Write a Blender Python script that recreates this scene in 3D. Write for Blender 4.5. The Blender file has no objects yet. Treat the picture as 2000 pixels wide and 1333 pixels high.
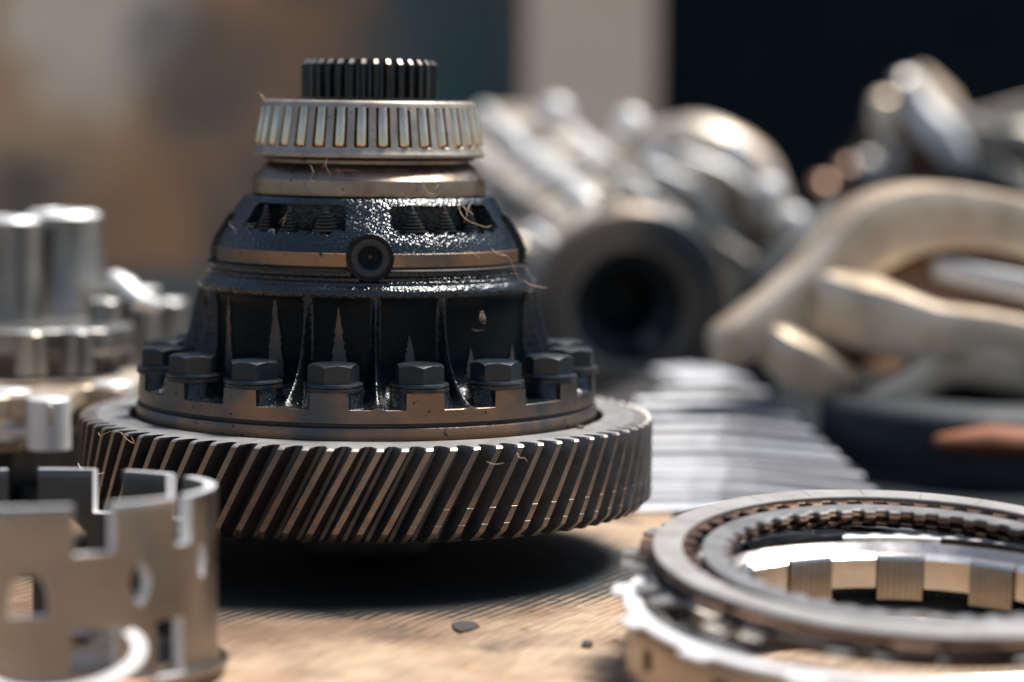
import bpy, math, random
import numpy as np
from mathutils import Vector, Matrix
R = math.radians
rnd = random.Random(7)
SC = bpy.context.scene
COL = SC.collection
# ------------------------------------------------------------------ camera
CAM = np.array([55.5, -982.0, 172.0])          # millimetres
PITCH, ROLL, FPX = R(5.213), R(0.7), 5000.0
_f = np.array([0, math.cos(PITCH), -math.sin(PITCH)])
_r0 = np.array([1.0, 0, 0]); _u0 = np.array([0, math.sin(PITCH), math.cos(PITCH)])
_r = _r0*math.cos(ROLL) + _u0*math.sin(ROLL)
_u = _u0*math.cos(ROLL) - _r0*math.sin(ROLL)
cd = bpy.data.cameras.new('camera'); cam = bpy.data.objects.new('camera', cd); COL.objects.link(cam)
cd.sensor_width = 36; cd.lens = 90; cd.clip_start = 0.02; cd.clip_end = 60
M = Matrix(((_r[0], _u[0], -_f[0], CAM[0]/1000), (_r[1], _u[1], -_f[1], CAM[1]/1000),
            (_r[2], _u[2], -_f[2], CAM[2]/1000), (0, 0, 0, 1)))
cam.matrix_world = M
cd.dof.use_dof = True; cd.dof.focus_distance = 0.900; cd.dof.aperture_fstop = 4.3
SC.camera = cam
# ------------------------------------------------------------------ light
SUN_EL, SUN_AZ = R(66), R(62)       # azimuth measured from +Y (away from camera) towards +X
w = bpy.data.worlds.new('World'); SC.world = w; w.use_nodes = True
nt = w.node_tree; bg = nt.nodes['Background']
sky = nt.nodes.new('ShaderNodeTexSky'); sky.sky_type = 'NISHITA'; sky.sun_disc = False
sky.dust_density = 2.0; sky.sun_elevation = SUN_EL; sky.sun_rotation = SUN_AZ
nt.links.new(sky.outputs[0], bg.inputs[0]); bg.inputs[1].default_value = 0.075
sd = bpy.data.lights.new('sun', 'SUN'); sun = bpy.data.objects.new('sun', sd); COL.objects.link(sun)
sd.energy = 4.6; sd.angle = R(20); sd.color = (1.0, 0.96, 0.90)
tosun = Vector((math.sin(SUN_AZ)*math.cos(SUN_EL), math.cos(SUN_AZ)*math.cos(SUN_EL), math.sin(SUN_EL)))
sun.rotation_euler = tosun.to_track_quat('Z', 'Y').to_euler()
SC.view_settings.view_transform = 'Standard'; SC.view_settings.look = 'None'
SC.view_settings.exposure = 0.93; SC.view_settings.gamma = 1.0
SC.cycles.use_denoising = True
SC.cycles.max_bounces = 8; SC.cycles.sample_clamp_indirect = 6.0

# ------------------------------------------------------------------ helpers
def at(px, py, D):
    """world point (mm) seen at photo pixel px,py on the plane D mm in front of the camera foot"""
    d = _f*FPX + _r*(px-1000) - _u*(py-666.5)
    return CAM + d*(D/d[1])
def onz(px, py, z):
    d = _f*FPX + _r*(px-1000) - _u*(py-666.5)
    return CAM + d*((z-CAM[2])/d[2])

class MB:
    def __init__(s): s.v = []; s.f = []; s.m = []; s.n = 0
    def add(s, verts, faces, mat=0, T=None):
        v = np.asarray(verts, float)
        if T is not None:
            T = np.asarray(T); v = v @ T[:3, :3].T + T[:3, 3]
        s.v.append(v); k = s.n
        for i, f in enumerate(faces):
            s.f.append([a+k for a in f]); s.m.append(mat if not hasattr(mat, '__len__') else mat[i])
        s.n += len(v); return s
    def build(s, name, mats, parent=None, smooth=35, loc=None, bevel=None, kind=None):
        me = bpy.data.meshes.new(name)
        me.from_pydata((np.concatenate(s.v)*0.001).tolist(), [], s.f)
        for m in (mats if isinstance(mats, (list, tuple)) else [mats]): me.materials.append(m)
        me.polygons.foreach_set('material_index', s.m)
        me.validate(); me.update()
        if smooth:
            me.shade_smooth(); me.set_sharp_from_angle(angle=R(smooth))
        o = bpy.data.objects.new(name, me); COL.objects.link(o)
        if parent is not None: o.parent = parent
        if loc is not None: o.location = Vector(loc)*0.001
        if bevel:
            b = o.modifiers.new('bevel', 'BEVEL'); b.width = bevel*0.001; b.segments = 2
            b.limit_method = 'ANGLE'; b.angle_limit = R(40)
        if kind: o['kind'] = kind
        return o

def tag(o, label, cat, group=None, kind=None):
    if label: o['label'] = label
    if cat: o['category'] = cat
    if group: o['group'] = group
    if kind: o['kind'] = kind
    return o
def empty(name, loc, label, cat, group=None):
    o = bpy.data.objects.new(name, None); COL.objects.link(o)
    o.location = Vector(loc)*0.001; o.empty_display_size = 0.01
    return tag(o, label, cat, group)

def lathe(prof, seg=96, closed=False, a0=0.0, wob=None):
    """revolve (r,z) about Z; theta=0 faces -Y"""
    n = len(prof); V = []; F = []
    for i in range(seg):
        a = 2*math.pi*i/seg + a0
        for r, z in prof: V.append((r*math.sin(a), -r*math.cos(a), z))
    for i in range(seg):
        j = (i+1) % seg
        for k in range(n if closed else n-1):
            l = (k+1) % n
            F.append((i*n+k, i*n+l, j*n+l, j*n+k))
    return V, F
def frame_z(d, up=(0, 0, 1)):
    d = np.asarray(d, float); d = d/np.linalg.norm(d)
    up = np.asarray(up, float)
    if abs(d @ up) > .98: up = np.array([0, 1.0, 0])
    x = np.cross(up, d); x /= np.linalg.norm(x); y = np.cross(d, x)
    return x, y, d
def T_axis(p, d, up=(0, 0, 1)):
    x, y, z = frame_z(d, up); T = np.eye(4); T[:3, 0] = x; T[:3, 1] = y; T[:3, 2] = z; T[:3, 3] = p
    return T
def rotz(a, p=(0, 0, 0)):
    c, s = math.cos(a), math.sin(a)
    T = np.eye(4); T[:2, :2] = [[c, -s], [s, c]]; T[:3, 3] = p; return T
def box(x0, x1, y0, y1, z0, z1):
    V = [(x, y, z) for z in (z0, z1) for y in (y0, y1) for x in (x0, x1)]
    F = [(0, 2, 3, 1), (4, 5, 7, 6), (0, 1, 5, 4), (2, 6, 7, 3), (0, 4, 6, 2), (1, 3, 7, 5)]
    return V, F
def prism(poly, z0, z1):
    n = len(poly); V = [(x, y, z0) for x, y in poly] + [(x, y, z1) for x, y in poly]
    F = [tuple(range(n-1, -1, -1)), tuple(range(n, 2*n))] + [(i, (i+1) % n, n+(i+1) % n, n+i) for i in range(n)]
    return V, F
def catmull(P, n=8):
    P = [np.asarray(p, float) for p in P]; P = [2*P[0]-P[1]] + P + [2*P[-1]-P[-2]]; out = []
    for i in range(1, len(P)-2):
        for k in range(n):
            t = k/n
            out.append(.5*((2*P[i]) + (P[i+1]-P[i-1])*t + (2*P[i-1]-5*P[i]+4*P[i+1]-P[i+2])*t*t
                           + (3*P[i]-P[i-1]-3*P[i+1]+P[i+2])*t**3))
    out.append(P[-2]); return out
def tube(pts, rad, seg=16, flat=1.0, caps=True, up=(0, 0, 1), sq=0):
    """tube through pts; rad scalar or list; rounded ends"""
    pts = [np.asarray(p, float) for p in pts]; n = len(pts)
    rad = [rad]*n if np.isscalar(rad) else list(np.interp(np.linspace(0, 1, n), np.linspace(0, 1, len(rad)), rad))
    if caps:
        d0 = pts[0]-pts[1]; d0 /= np.linalg.norm(d0); d1 = pts[-1]-pts[-2]; d1 /= np.linalg.norm(d1)
        pre = [(pts[0]+d0*rad[0]*s, rad[0]*c) for s, c in ((.98, .08), (.85, .5), (.5, .86))]
        post = [(pts[-1]+d1*rad[-1]*s, rad[-1]*c) for s, c in ((.5, .86), (.85, .5), (.98, .08))]
        pts = [a for a, b in pre]+pts+[a for a, b in post]; rad = [b for a, b in pre]+rad+[b for a, b in post]
        n = len(pts)
    V = []; F = []
    for i in range(n):
        d = pts[min(i+1, n-1)]-pts[max(i-1, 0)]
        x, y, z = frame_z(d, up)
        for k in range(seg):
            a = 2*math.pi*k/seg
            q = 1.0 if not sq else (abs(math.cos(a))**sq+abs(math.sin(a))**sq)**(-1/sq)
            V.append(pts[i]+x*math.cos(a)*rad[i]*q+y*math.sin(a)*rad[i]*flat*q)
    for i in range(n-1):
        for k in range(seg):
            l = (k+1) % seg; F.append((i*seg+k, i*seg+l, (i+1)*seg+l, (i+1)*seg+k))
    F.append(tuple(range(seg-1, -1, -1))); F.append(tuple((n-1)*seg+k for k in range(seg)))
    return V, F
def shell(th, rows, mask, mats=False):
    """slotted shell. th: angles (deg) closed ring; rows: list of (r_out, r_in, z); mask(i,j) keeps cell"""
    nt_, nr = len(th), len(rows); V = []
    for t in th:
        s, c = math.sin(R(t)), -math.cos(R(t))
        for ro, ri, z in rows:
            V.append((ro*s, ro*c, z)); V.append((ri*s, ri*c, z))
    idx = lambda i, j, k: ((i % nt_)*nr+j)*2+k
    K = [[mask(.5*(th[i]+(th[(i+1) % nt_] if i+1 < nt_ else th[0]+360)), .5*(rows[j][2]+rows[j+1][2])) for j in range(nr-1)] for i in range(nt_)]
    F = []; FMT = []
    for i in range(nt_):
        for j in range(nr-1):
            if not K[i][j]: continue
            n0 = len(F)
            F.append((idx(i, j, 0), idx(i+1, j, 0), idx(i+1, j+1, 0), idx(i, j+1, 0)))
            F.append((idx(i, j, 1), idx(i, j+1, 1), idx(i+1, j+1, 1), idx(i+1, j, 1)))
            if not K[i-1][j]: F.append((idx(i, j, 0), idx(i, j+1, 0), idx(i, j+1, 1), idx(i, j, 1)))
            if not K[(i+1) % nt_][j]: F.append((idx(i+1, j, 0), idx(i+1, j, 1), idx(i+1, j+1, 1), idx(i+1, j+1, 0)))
            if j == 0 or not K[i][j-1]: F.append((idx(i, j, 0), idx(i, j, 1), idx(i+1, j, 1), idx(i+1, j, 0)))
            if j == nr-2 or not K[i][j+1]: F.append((idx(i, j+1, 0), idx(i+1, j+1, 0), idx(i+1, j+1, 1), idx(i, j+1, 1)))
            FMT += [0, 1]+[2]*(len(F)-n0-2)
    return (V, F, FMT) if mats else (V, F)
def annulus(ro, ri, z0, z1, n=360):
    """ro, ri functions of angle (deg) or numbers"""
    fo = ro if callable(ro) else (lambda t: ro); fi = ri if callable(ri) else (lambda t: ri)
    V = []; F = []
    for i in range(n):
        t = 360*i/n; s, c = math.sin(R(t)), -math.cos(R(t)); a, b = fo(t), fi(t)
        ch = min(.25, (z1-z0)*.3)
        for r, z in ((a-ch, z1), (a, z1-ch), (a, z0+ch), (a-ch, z0), (b+ch, z0), (b, z0+ch), (b, z1-ch), (b+ch, z1)):
            V.append((r*s, r*c, z))
    for i in range(n):
        j = (i+1) % n
        for k in range(8):
            l = (k+1) % 8; F.append((i*8+k, j*8+k, j*8+l, i*8+l)[::-1])
    return V, F

# ------------------------------------------------------------------ materials
def mat(name, c1, c2=None, metal=1.0, rough=(.3, .45), nscale=60, c3=None, bump=(), coat=0.0, lines=None,
        bias=.5, contrast=.18, spec=.5, speck=None, aniso=0.0):
    m = bpy.data.materials.new(name); m.use_nodes = True; t = m.node_tree; N = t.nodes; L = t.links
    b = N['Principled BSDF']; b.inputs['Metallic'].default_value = metal
    b.inputs['Specular IOR Level'].default_value = spec
    if aniso: b.inputs['Anisotropic'].default_value = aniso
    tc = N.new('ShaderNodeTexCoord')
    def noise(scale, det=4, rg=.6, dist=0):
        n = N.new('ShaderNodeTexNoise'); n.inputs['Scale'].default_value = scale
        n.inputs['Detail'].default_value = det; n.inputs['Roughness'].default_value = rg
        n.inputs['Distortion'].default_value = dist
        L.new(tc.outputs['Object'], n.inputs['Vector']); return n
    def ramp(src, a, b_):
        r = N.new('ShaderNodeMapRange'); r.inputs[1].default_value = a; r.inputs[2].default_value = b_
        r.interpolation_type = 'SMOOTHSTEP'
        L.new(src, r.inputs[0]); return r.outputs[0]
    def mix(f, a, b_):
        x = N.new('ShaderNodeMix'); x.data_type = 'RGBA'; L.new(f, x.inputs[0])
        for s, k in ((a, 6), (b_, 7)):
            if isinstance(s, tuple): x.inputs[k].default_value = (*s, 1)
            else: L.new(s, x.inputs[k])
        return x.outputs[2]
    n1 = noise(nscale, 5)
    col = mix(ramp(n1.outputs[0], bias-contrast, bias+contrast), c1, c2 or c1)
    if c3:
        n3 = noise(nscale*.45, 4, .55, .6)
        col = mix(ramp(n3.outputs[0], .5, .68), col, c3)
    if speck:
        sc_, thr, sc_col = speck
        n4 = noise(sc_, 2); col = mix(ramp(n4.outputs[0], thr, thr+.04), col, sc_col)
    L.new(col, b.inputs['Base Color'])
    n2 = noise(nscale*3.1, 4)
    r = N.new('ShaderNodeMapRange'); r.inputs[1].default_value = .3; r.inputs[2].default_value = .7
    r.inputs[3].default_value = rough[0]; r.inputs[4].default_value = rough[1]
    L.new(n2.outputs[0], r.inputs[0]); L.new(r.outputs[0], b.inputs['Roughness'])
    prev = None
    def addbump(src, strength, dist):
        nonlocal prev
        q = N.new('ShaderNodeBump'); q.inputs['Strength'].default_value = strength
        q.inputs['Distance'].default_value = dist*0.001
        L.new(src, q.inputs['Height'])
        if prev: L.new(prev, q.inputs['Normal'])
        prev = q.outputs[0]
    for bb in bump:
        if bb[0] == 'n': addbump(noise(bb[1], 3).outputs[0], bb[2], bb[3])
        if bb[0] == 'v':
            v = N.new('ShaderNodeTexVoronoi'); v.feature = 'SMOOTH_F1'; v.inputs['Scale'].default_value = bb[1]
            v.inputs['Smoothness'].default_value = .6
            L.new(tc.outputs['Object'], v.inputs['Vector']); addbump(v.outputs[0], bb[2], bb[3])
    if lines:      # tool marks running round the axis
        wv = N.new('ShaderNodeTexWave'); wv.wave_type = 'BANDS'; wv.bands_direction = lines[0]
        wv.inputs['Scale'].default_value = lines[1]; wv.inputs['Distortion'].default_value = lines[3] if len(lines) > 3 else 2.0
        wv.inputs['Detail'].default_value = 3; wv.inputs['Detail Scale'].default_value = 2.0
        L.new(tc.outputs['Object'], wv.inputs['Vector']); addbump(wv.outputs[0], lines[2], .12)
    if prev: L.new(prev, b.inputs['Normal'])
    if coat:
        b.inputs['Coat Weight'].default_value = coat; b.inputs['Coat Roughness'].default_value = .06
        if prev: L.new(prev, b.inputs['Coat Normal'])
    return m

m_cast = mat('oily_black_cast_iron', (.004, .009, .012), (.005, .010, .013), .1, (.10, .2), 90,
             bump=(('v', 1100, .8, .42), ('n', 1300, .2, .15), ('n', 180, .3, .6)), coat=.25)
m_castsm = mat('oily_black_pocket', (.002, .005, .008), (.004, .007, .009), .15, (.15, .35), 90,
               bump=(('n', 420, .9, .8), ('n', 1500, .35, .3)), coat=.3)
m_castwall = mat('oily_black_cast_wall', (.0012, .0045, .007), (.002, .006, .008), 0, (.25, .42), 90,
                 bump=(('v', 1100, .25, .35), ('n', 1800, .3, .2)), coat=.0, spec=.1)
m_band = mat('brown_machined_steel', (.32, .18, .10), (.15, .12, .10), 1, (.30, .46), 24, contrast=.1, c3=(.08, .09, .095),  # brown patina colour, also painting in the warm surroundings the steel mirrors
             lines=('Z', 420, .25), bump=(('n', 900, .12, .2),), speck=(260, .66, (.04, .04, .05)))
m_flange = mat('flange_machined_steel', (.10, .105, .108), (.28, .165, .10), 1, (.30, .46), 17, contrast=.09, c3=(.17, .13, .11),
               lines=('Z', 480, .35), bump=(('n', 900, .12, .2),), speck=(240, .68, (.03, .03, .04)))
m_facet = mat('milled_cast_facet', (.10, .09, .082), (.065, .062, .06), .8, (.4, .55), 90, lines=('Z', 520, .5, 1.0), c3=(.16, .11, .08), bump=(('n', 900, .3, .3),))
m_seat = mat('bearing_seat_steel', (.34, .27, .20), (.24, .19, .15), 1, (.25, .42), 60, c3=(.16, .10, .07),
             lines=('Z', 300, .15), bump=(('n', 800, .1, .2),), speck=(300, .66, (.05, .04, .04)))
m_gearflank = mat('dark_oiled_gear_steel', (.085, .08, .075), (.12, .11, .10), .8, (.36, .5), 60,
                  bump=(('n', 900, .25, .25),), c3=(.07, .07, .075))
m_crest = mat('brown_gear_crest', (.27, .215, .175), (.20, .165, .14), 1, (.36, .5), 120, bump=(('n', 1100, .3, .25),))  # brown patina and the warm reflection on the crests put into the colour
m_gearface = mat('grey_blasted_gear_face', (.27, .265, .26), (.20, .195, .19), .5, (.42, .58), 70,
                 bump=(('n', 1400, .35, .2),), speck=(420, .67, (.12, .11, .1)))
m_chamf = mat('bright_chamfer_steel', (.50, .46, .42), (.40, .37, .33), 1, (.35, .5), 90, bump=(('n', 1000, .15, .2),))
m_bolt = mat('black_oxide_bolt', (.005, .012, .017), (.010, .016, .02), .1, (.26, .42), 160,
             bump=(('n', 700, .25, .25),), c3=(.035, .03, .028), coat=.1)
m_spline = mat('black_spline_steel', (.004, .008, .012), (.008, .011, .014), .4, (.18, .34), 150,
               bump=(('n', 400, .25, .3),), c3=(.02, .016, .012), coat=.25)
m_cage = mat('pressed_cage_steel', (.40, .35, .29), (.30, .26, .21), .7, (.36, .5), 140,
             bump=(('n', 1300, .25, .2),), speck=(500, .68, (.08, .07, .06)))
m_roller = mat('polished_roller_steel', (.84, .66, .46), (.66, .50, .34), 1, (.10, .2), 120, bump=(('n', 500, .06, .2),))
m_gap = mat('dark_gap_steel', (.03, .03, .032), (.05, .045, .04), .6, (.4, .6), 100)
m_castlein = mat('shaded_drum_inside', (.10, .10, .10), (.15, .14, .13), 1, (.3, .42), 22)  # darker inside colour stands in for the shade within the drum
m_cut = mat('bright_cut_edge', (.80, .80, .80), (.70, .69, .68), .4, (.35, .5), 60)
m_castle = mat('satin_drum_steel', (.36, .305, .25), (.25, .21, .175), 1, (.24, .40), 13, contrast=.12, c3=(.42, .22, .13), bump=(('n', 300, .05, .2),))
m_drum = mat('clutch_drum_steel', (.70, .66, .61), (.60, .56, .51), 1, (.22, .36), 30, c3=(.56, .48, .40), bump=(('n', 400, .06, .2),))
m_drumdark = mat('striped_land_steel', (.46, .39, .32), (.38, .32, .26), 1, (.3, .42), 60, bump=(('n', 400, .1, .2),))
m_groove = mat('wear_stripe_steel', (.20, .16, .13), (.27, .21, .17), 1, (.4, .5), 60)  # brown steel of the wear stripes on the sleeve lands
m_bright = mat('bright_rim_steel', (.56, .56, .57), (.46, .46, .47), .9, (.2, .32), 40, bump=(('n', 500, .08, .2),))
m_plate = mat('grey_friction_plate', (.27, .26, .25), (.20, .19, .18), .15, (.5, .65), 50, bump=(('n', 1200, .3, .2),), speck=(350, .68, (.2, .18, .16)))
m_platesteel = mat('separator_plate_steel', (.38, .37, .36), (.29, .28, .265), .7, (.28, .4), 50, bump=(('n', 900, .1, .2),))
m_platebrown = mat('oily_brown_plate_edge', (.20, .12, .08), (.12, .075, .055), .8, (.3, .45), 80, bump=(('n', 900, .2, .2),))
m_platedark = mat('oily_dark_plate', (.025, .022, .022), (.05, .038, .032), .8, (.22, .4), 90, bump=(('n', 900, .2, .2),))
m_alu = mat('cast_aluminium', (.27, .26, .24), (.18, .175, .165), .9, (.28, .44), 20, bump=(('n', 500, .25, .3),), c3=(.42, .36, .28))
m_browncast = mat('dark_brown_casting', (.24, .19, .145), (.13, .11, .095), .6, (.35, .5), 20, c3=(.05, .06, .065), bump=(('n', 300, .3, .4),))  # darker, browner casting for the mouth ring and thick oil lines
m_alubright = mat('machined_aluminium', (.68, .68, .67), (.56, .56, .55), .45, (.42, .58), 25)
m_alupale = mat('pale_cast_aluminium', (.56, .49, .41), (.36, .31, .26), .45, (.36, .52), 26, contrast=.1, bump=(('n', 300, .25, .4),), c3=(.38, .29, .20))
m_tan = mat('golden_cast_alloy', (.74, .61, .46), (.52, .40, .28), .55, (.30, .46), 16, contrast=.12, c3=(.38, .26, .16), bump=(('n', 120, .35, .9), ('n', 300, .2, .3)))
m_tanweb = mat('brown_stained_web', (.34, .21, .12), (.22, .13, .08), .4, (.4, .6), 14, bump=(('n', 300, .3, .4),))
m_black = mat('black_rubber', (.004, .008, .011), (.007, .01, .012), 0, (.5, .7), 40, bump=(('n', 300, .2, .3),))
m_rust = mat('orange_rust', (.24, .085, .035), (.14, .05, .025), .1, (.6, .8), 22, c3=(.12, .04, .02), bump=(('n', 300, .4, .5),))
m_sheet = mat('thin_aluminium_sheet', (.52, .54, .57), (.36, .37, .39), .3, (.55, .7), 9, c3=(.40, .37, .34))
m_fibre = mat('pale_lint', (.62, .45, .30), (.45, .30, .18), 0, (.5, .7), 300)
m_dirt = mat('dark_grit', (.02, .018, .016), (.035, .03, .025), 0, (.6, .8), 500)

def mat_card():
    m = mat('stained_shaded_cardboard', (.39, .285, .195), (.30, .215, .145), 0, (.62, .8), 55, c3=(.30, .195, .125),
            bump=(('n', 700, .3, .25), ('n', 60, .25, .6)), spec=.25, speck=(150, .69, (.07, .045, .03)))
    t = m.node_tree; N = t.nodes; L = t.links; b = N['Principled BSDF']
    tc = [n for n in N if n.type == 'TEX_COORD'][0]
    old = b.inputs['Base Color'].links[0].from_socket
    # faint flutes showing through the liner, running at an angle across the sheet
    mp = N.new('ShaderNodeMapping'); mp.inputs['Rotation'].default_value = (0, 0, R(26)); L.new(tc.outputs['Object'], mp.inputs['Vector'])
    wv = N.new('ShaderNodeTexWave'); wv.inputs['Scale'].default_value = 78; wv.inputs['Distortion'].default_value = 1.2
    wv.inputs['Detail Scale'].default_value = 6; L.new(mp.outputs[0], wv.inputs['Vector'])
    r = N.new('ShaderNodeMapRange'); r.inputs[1].default_value = .0; r.inputs[2].default_value = .25
    r.inputs[3].default_value = .93; r.inputs[4].default_value = 1.0; L.new(wv.outputs[1], r.inputs[0])
    n = N.new('ShaderNodeTexNoise'); n.inputs['Scale'].default_value = 22; n.inputs['Detail'].default_value = 6
    mp2 = N.new('ShaderNodeMapping'); mp2.inputs['Scale'].default_value = (1, .7, 1); L.new(tc.outputs['Object'], mp2.inputs['Vector'])
    L.new(mp2.outputs[0], n.inputs['Vector'])
    r2 = N.new('ShaderNodeMapRange'); r2.inputs[1].default_value = .56; r2.inputs[2].default_value = .72
    r2.inputs[3].default_value = 1; r2.inputs[4].default_value = .35; L.new(n.outputs[0], r2.inputs[0])
    mp3 = N.new('ShaderNodeMapping'); mp3.vector_type = 'TEXTURE'; mp3.inputs['Rotation'].default_value = (0, 0, R(-26)); mp3.inputs['Scale'].default_value = (.0016, .022, 1); L.new(tc.outputs['Object'], mp3.inputs['Vector'])
    fz = N.new('ShaderNodeTexNoise'); fz.inputs['Scale'].default_value = 1; fz.inputs['Detail'].default_value = 5; L.new(mp3.outputs[0], fz.inputs['Vector'])
    rf = N.new('ShaderNodeMapRange'); rf.inputs[1].default_value = .3; rf.inputs[2].default_value = .6; rf.inputs[3].default_value = .62; rf.inputs[4].default_value = 1.05; L.new(fz.outputs[0], rf.inputs[0])
    mf = N.new('ShaderNodeMath'); mf.operation = 'MULTIPLY'; L.new(rf.outputs[0], mf.inputs[0]); L.new(r2.outputs[0], mf.inputs[1])
    mu = N.new('ShaderNodeMath'); mu.operation = 'MULTIPLY'; L.new(r.outputs[0], mu.inputs[0]); L.new(mf.outputs[0], mu.inputs[1])
    x = N.new('ShaderNodeMix'); x.data_type = 'RGBA'; x.blend_type = 'MULTIPLY'; x.inputs[0].default_value = 1
    L.new(old, x.inputs[6]); L.new(mu.outputs[0], x.inputs[7]); L.new(x.outputs[2], b.inputs['Base Color'])
    cur = x.outputs[2]
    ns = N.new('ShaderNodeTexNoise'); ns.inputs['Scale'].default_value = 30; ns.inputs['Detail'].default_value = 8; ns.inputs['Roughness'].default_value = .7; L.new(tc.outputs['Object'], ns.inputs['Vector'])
    for cx, cy, rad, amt, soft in ((-.012, -.012, .113, .96, .012), (.075, -.06, .026, .8, .010), (.098, -.02, .022, .7, .010), (-.06, -.13, .03, .35, .03), (.02, -.150, .006, .5, .008)):  # dark blots; the large one paints the gear's shadow over an oil stain
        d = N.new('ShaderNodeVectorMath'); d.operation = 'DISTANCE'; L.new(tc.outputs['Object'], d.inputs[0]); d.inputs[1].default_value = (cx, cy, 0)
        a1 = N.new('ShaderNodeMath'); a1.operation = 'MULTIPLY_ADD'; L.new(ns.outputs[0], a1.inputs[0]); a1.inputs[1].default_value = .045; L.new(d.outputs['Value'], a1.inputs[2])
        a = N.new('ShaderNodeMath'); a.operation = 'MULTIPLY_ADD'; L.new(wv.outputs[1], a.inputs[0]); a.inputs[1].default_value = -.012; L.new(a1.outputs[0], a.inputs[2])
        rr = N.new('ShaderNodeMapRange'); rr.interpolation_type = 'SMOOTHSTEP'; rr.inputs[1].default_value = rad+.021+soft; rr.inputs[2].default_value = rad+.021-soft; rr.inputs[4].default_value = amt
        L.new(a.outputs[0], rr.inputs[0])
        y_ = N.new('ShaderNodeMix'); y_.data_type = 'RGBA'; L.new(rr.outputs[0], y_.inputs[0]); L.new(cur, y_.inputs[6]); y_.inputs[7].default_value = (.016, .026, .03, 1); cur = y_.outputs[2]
    nb = N.new('ShaderNodeTexNoise'); nb.inputs['Scale'].default_value = 14; nb.inputs['Detail'].default_value = 6; nb.inputs['Roughness'].default_value = .7  # broad brown stain, also standing in for the shadow's soft outer edge
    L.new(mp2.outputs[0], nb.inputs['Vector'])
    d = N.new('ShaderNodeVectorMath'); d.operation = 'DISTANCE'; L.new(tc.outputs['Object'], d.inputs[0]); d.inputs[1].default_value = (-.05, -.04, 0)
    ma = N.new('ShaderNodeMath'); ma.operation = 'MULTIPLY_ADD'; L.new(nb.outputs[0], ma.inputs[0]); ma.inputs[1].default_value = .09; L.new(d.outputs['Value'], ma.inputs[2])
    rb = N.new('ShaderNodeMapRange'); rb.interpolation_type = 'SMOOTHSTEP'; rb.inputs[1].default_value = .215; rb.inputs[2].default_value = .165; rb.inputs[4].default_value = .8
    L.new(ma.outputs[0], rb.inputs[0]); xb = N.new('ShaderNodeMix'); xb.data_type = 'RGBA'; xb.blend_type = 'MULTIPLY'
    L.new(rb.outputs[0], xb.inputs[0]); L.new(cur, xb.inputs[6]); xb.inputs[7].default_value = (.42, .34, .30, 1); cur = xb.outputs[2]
    L.new(cur, b.inputs['Base Color'])
    q = N.new('ShaderNodeBump'); q.inputs['Strength'].default_value = .22; q.inputs['Distance'].default_value = .0003
    L.new(wv.outputs[1], q.inputs['Height']); pn = b.inputs['Normal'].links[0].from_socket
    L.new(pn, q.inputs['Normal']); L.new(q.outputs[0], b.inputs['Normal'])
    return m
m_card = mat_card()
m_bench = mat('dark_bench_top', (.006, .010, .013), (.010, .012, .013), 0, (.7, .9), 8, bump=(('n', 100, .3, 1),), spec=.1)
m_wall = mat('mottled_workshop_wall', (.055, .085, .10), (.30, .21, .14), 0, (.7, .9), 2.6, bias=.5, contrast=.14, c3=(.05, .075, .09), spec=.2)
def mat_wall():
    m = bpy.data.materials['mottled_workshop_wall']; t = m.node_tree; N = t.nodes; L = t.links; b = N['Principled BSDF']
    tc = [n for n in N if n.type == 'TEX_COORD'][0]; cur = b.inputs['Base Color'].links[0].from_socket
    nz = N.new('ShaderNodeTexNoise'); nz.inputs['Scale'].default_value = 5; nz.inputs['Detail'].default_value = 3; L.new(tc.outputs['Object'], nz.inputs['Vector'])
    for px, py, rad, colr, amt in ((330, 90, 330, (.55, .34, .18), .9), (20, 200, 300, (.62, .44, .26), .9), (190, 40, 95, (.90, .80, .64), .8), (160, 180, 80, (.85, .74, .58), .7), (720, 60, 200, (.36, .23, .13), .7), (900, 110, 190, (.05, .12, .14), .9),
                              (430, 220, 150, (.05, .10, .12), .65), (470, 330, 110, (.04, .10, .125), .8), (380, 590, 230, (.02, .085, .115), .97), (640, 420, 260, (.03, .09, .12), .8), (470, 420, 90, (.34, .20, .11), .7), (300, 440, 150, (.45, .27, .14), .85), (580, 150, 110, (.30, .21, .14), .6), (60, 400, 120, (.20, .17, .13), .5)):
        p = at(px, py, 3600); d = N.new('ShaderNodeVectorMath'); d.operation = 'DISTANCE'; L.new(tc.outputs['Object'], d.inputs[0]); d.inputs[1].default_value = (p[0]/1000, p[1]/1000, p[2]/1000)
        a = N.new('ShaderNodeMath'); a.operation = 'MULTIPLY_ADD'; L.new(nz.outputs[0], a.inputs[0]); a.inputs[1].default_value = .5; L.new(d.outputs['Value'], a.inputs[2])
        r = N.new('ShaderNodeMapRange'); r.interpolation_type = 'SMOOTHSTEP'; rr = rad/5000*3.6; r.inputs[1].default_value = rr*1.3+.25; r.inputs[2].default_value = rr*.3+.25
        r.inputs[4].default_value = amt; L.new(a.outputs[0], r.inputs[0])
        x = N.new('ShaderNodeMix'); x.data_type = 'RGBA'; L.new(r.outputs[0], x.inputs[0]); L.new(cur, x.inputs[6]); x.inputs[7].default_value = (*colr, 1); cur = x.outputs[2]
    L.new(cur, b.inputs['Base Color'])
mat_wall()
m_dark = mat('dark_doorway_board', (.0015, .008, .012), (.002, .010, .015), 0, (.6, .8), 3, spec=.1)
m_post = mat('pale_painted_post', (.88, .72, .53), (.80, .66, .48), 0, (.6, .8), 4)
m_paleboard = mat('weathered_pale_panel', (.88, .78, .63), (.60, .48, .36), 0, (.7, .85), 5, contrast=.2)
m_ground = mat('dusty_yard_ground', (.30, .21, .14), (.24, .17, .12), 0, (.7, .9), 3)

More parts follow.
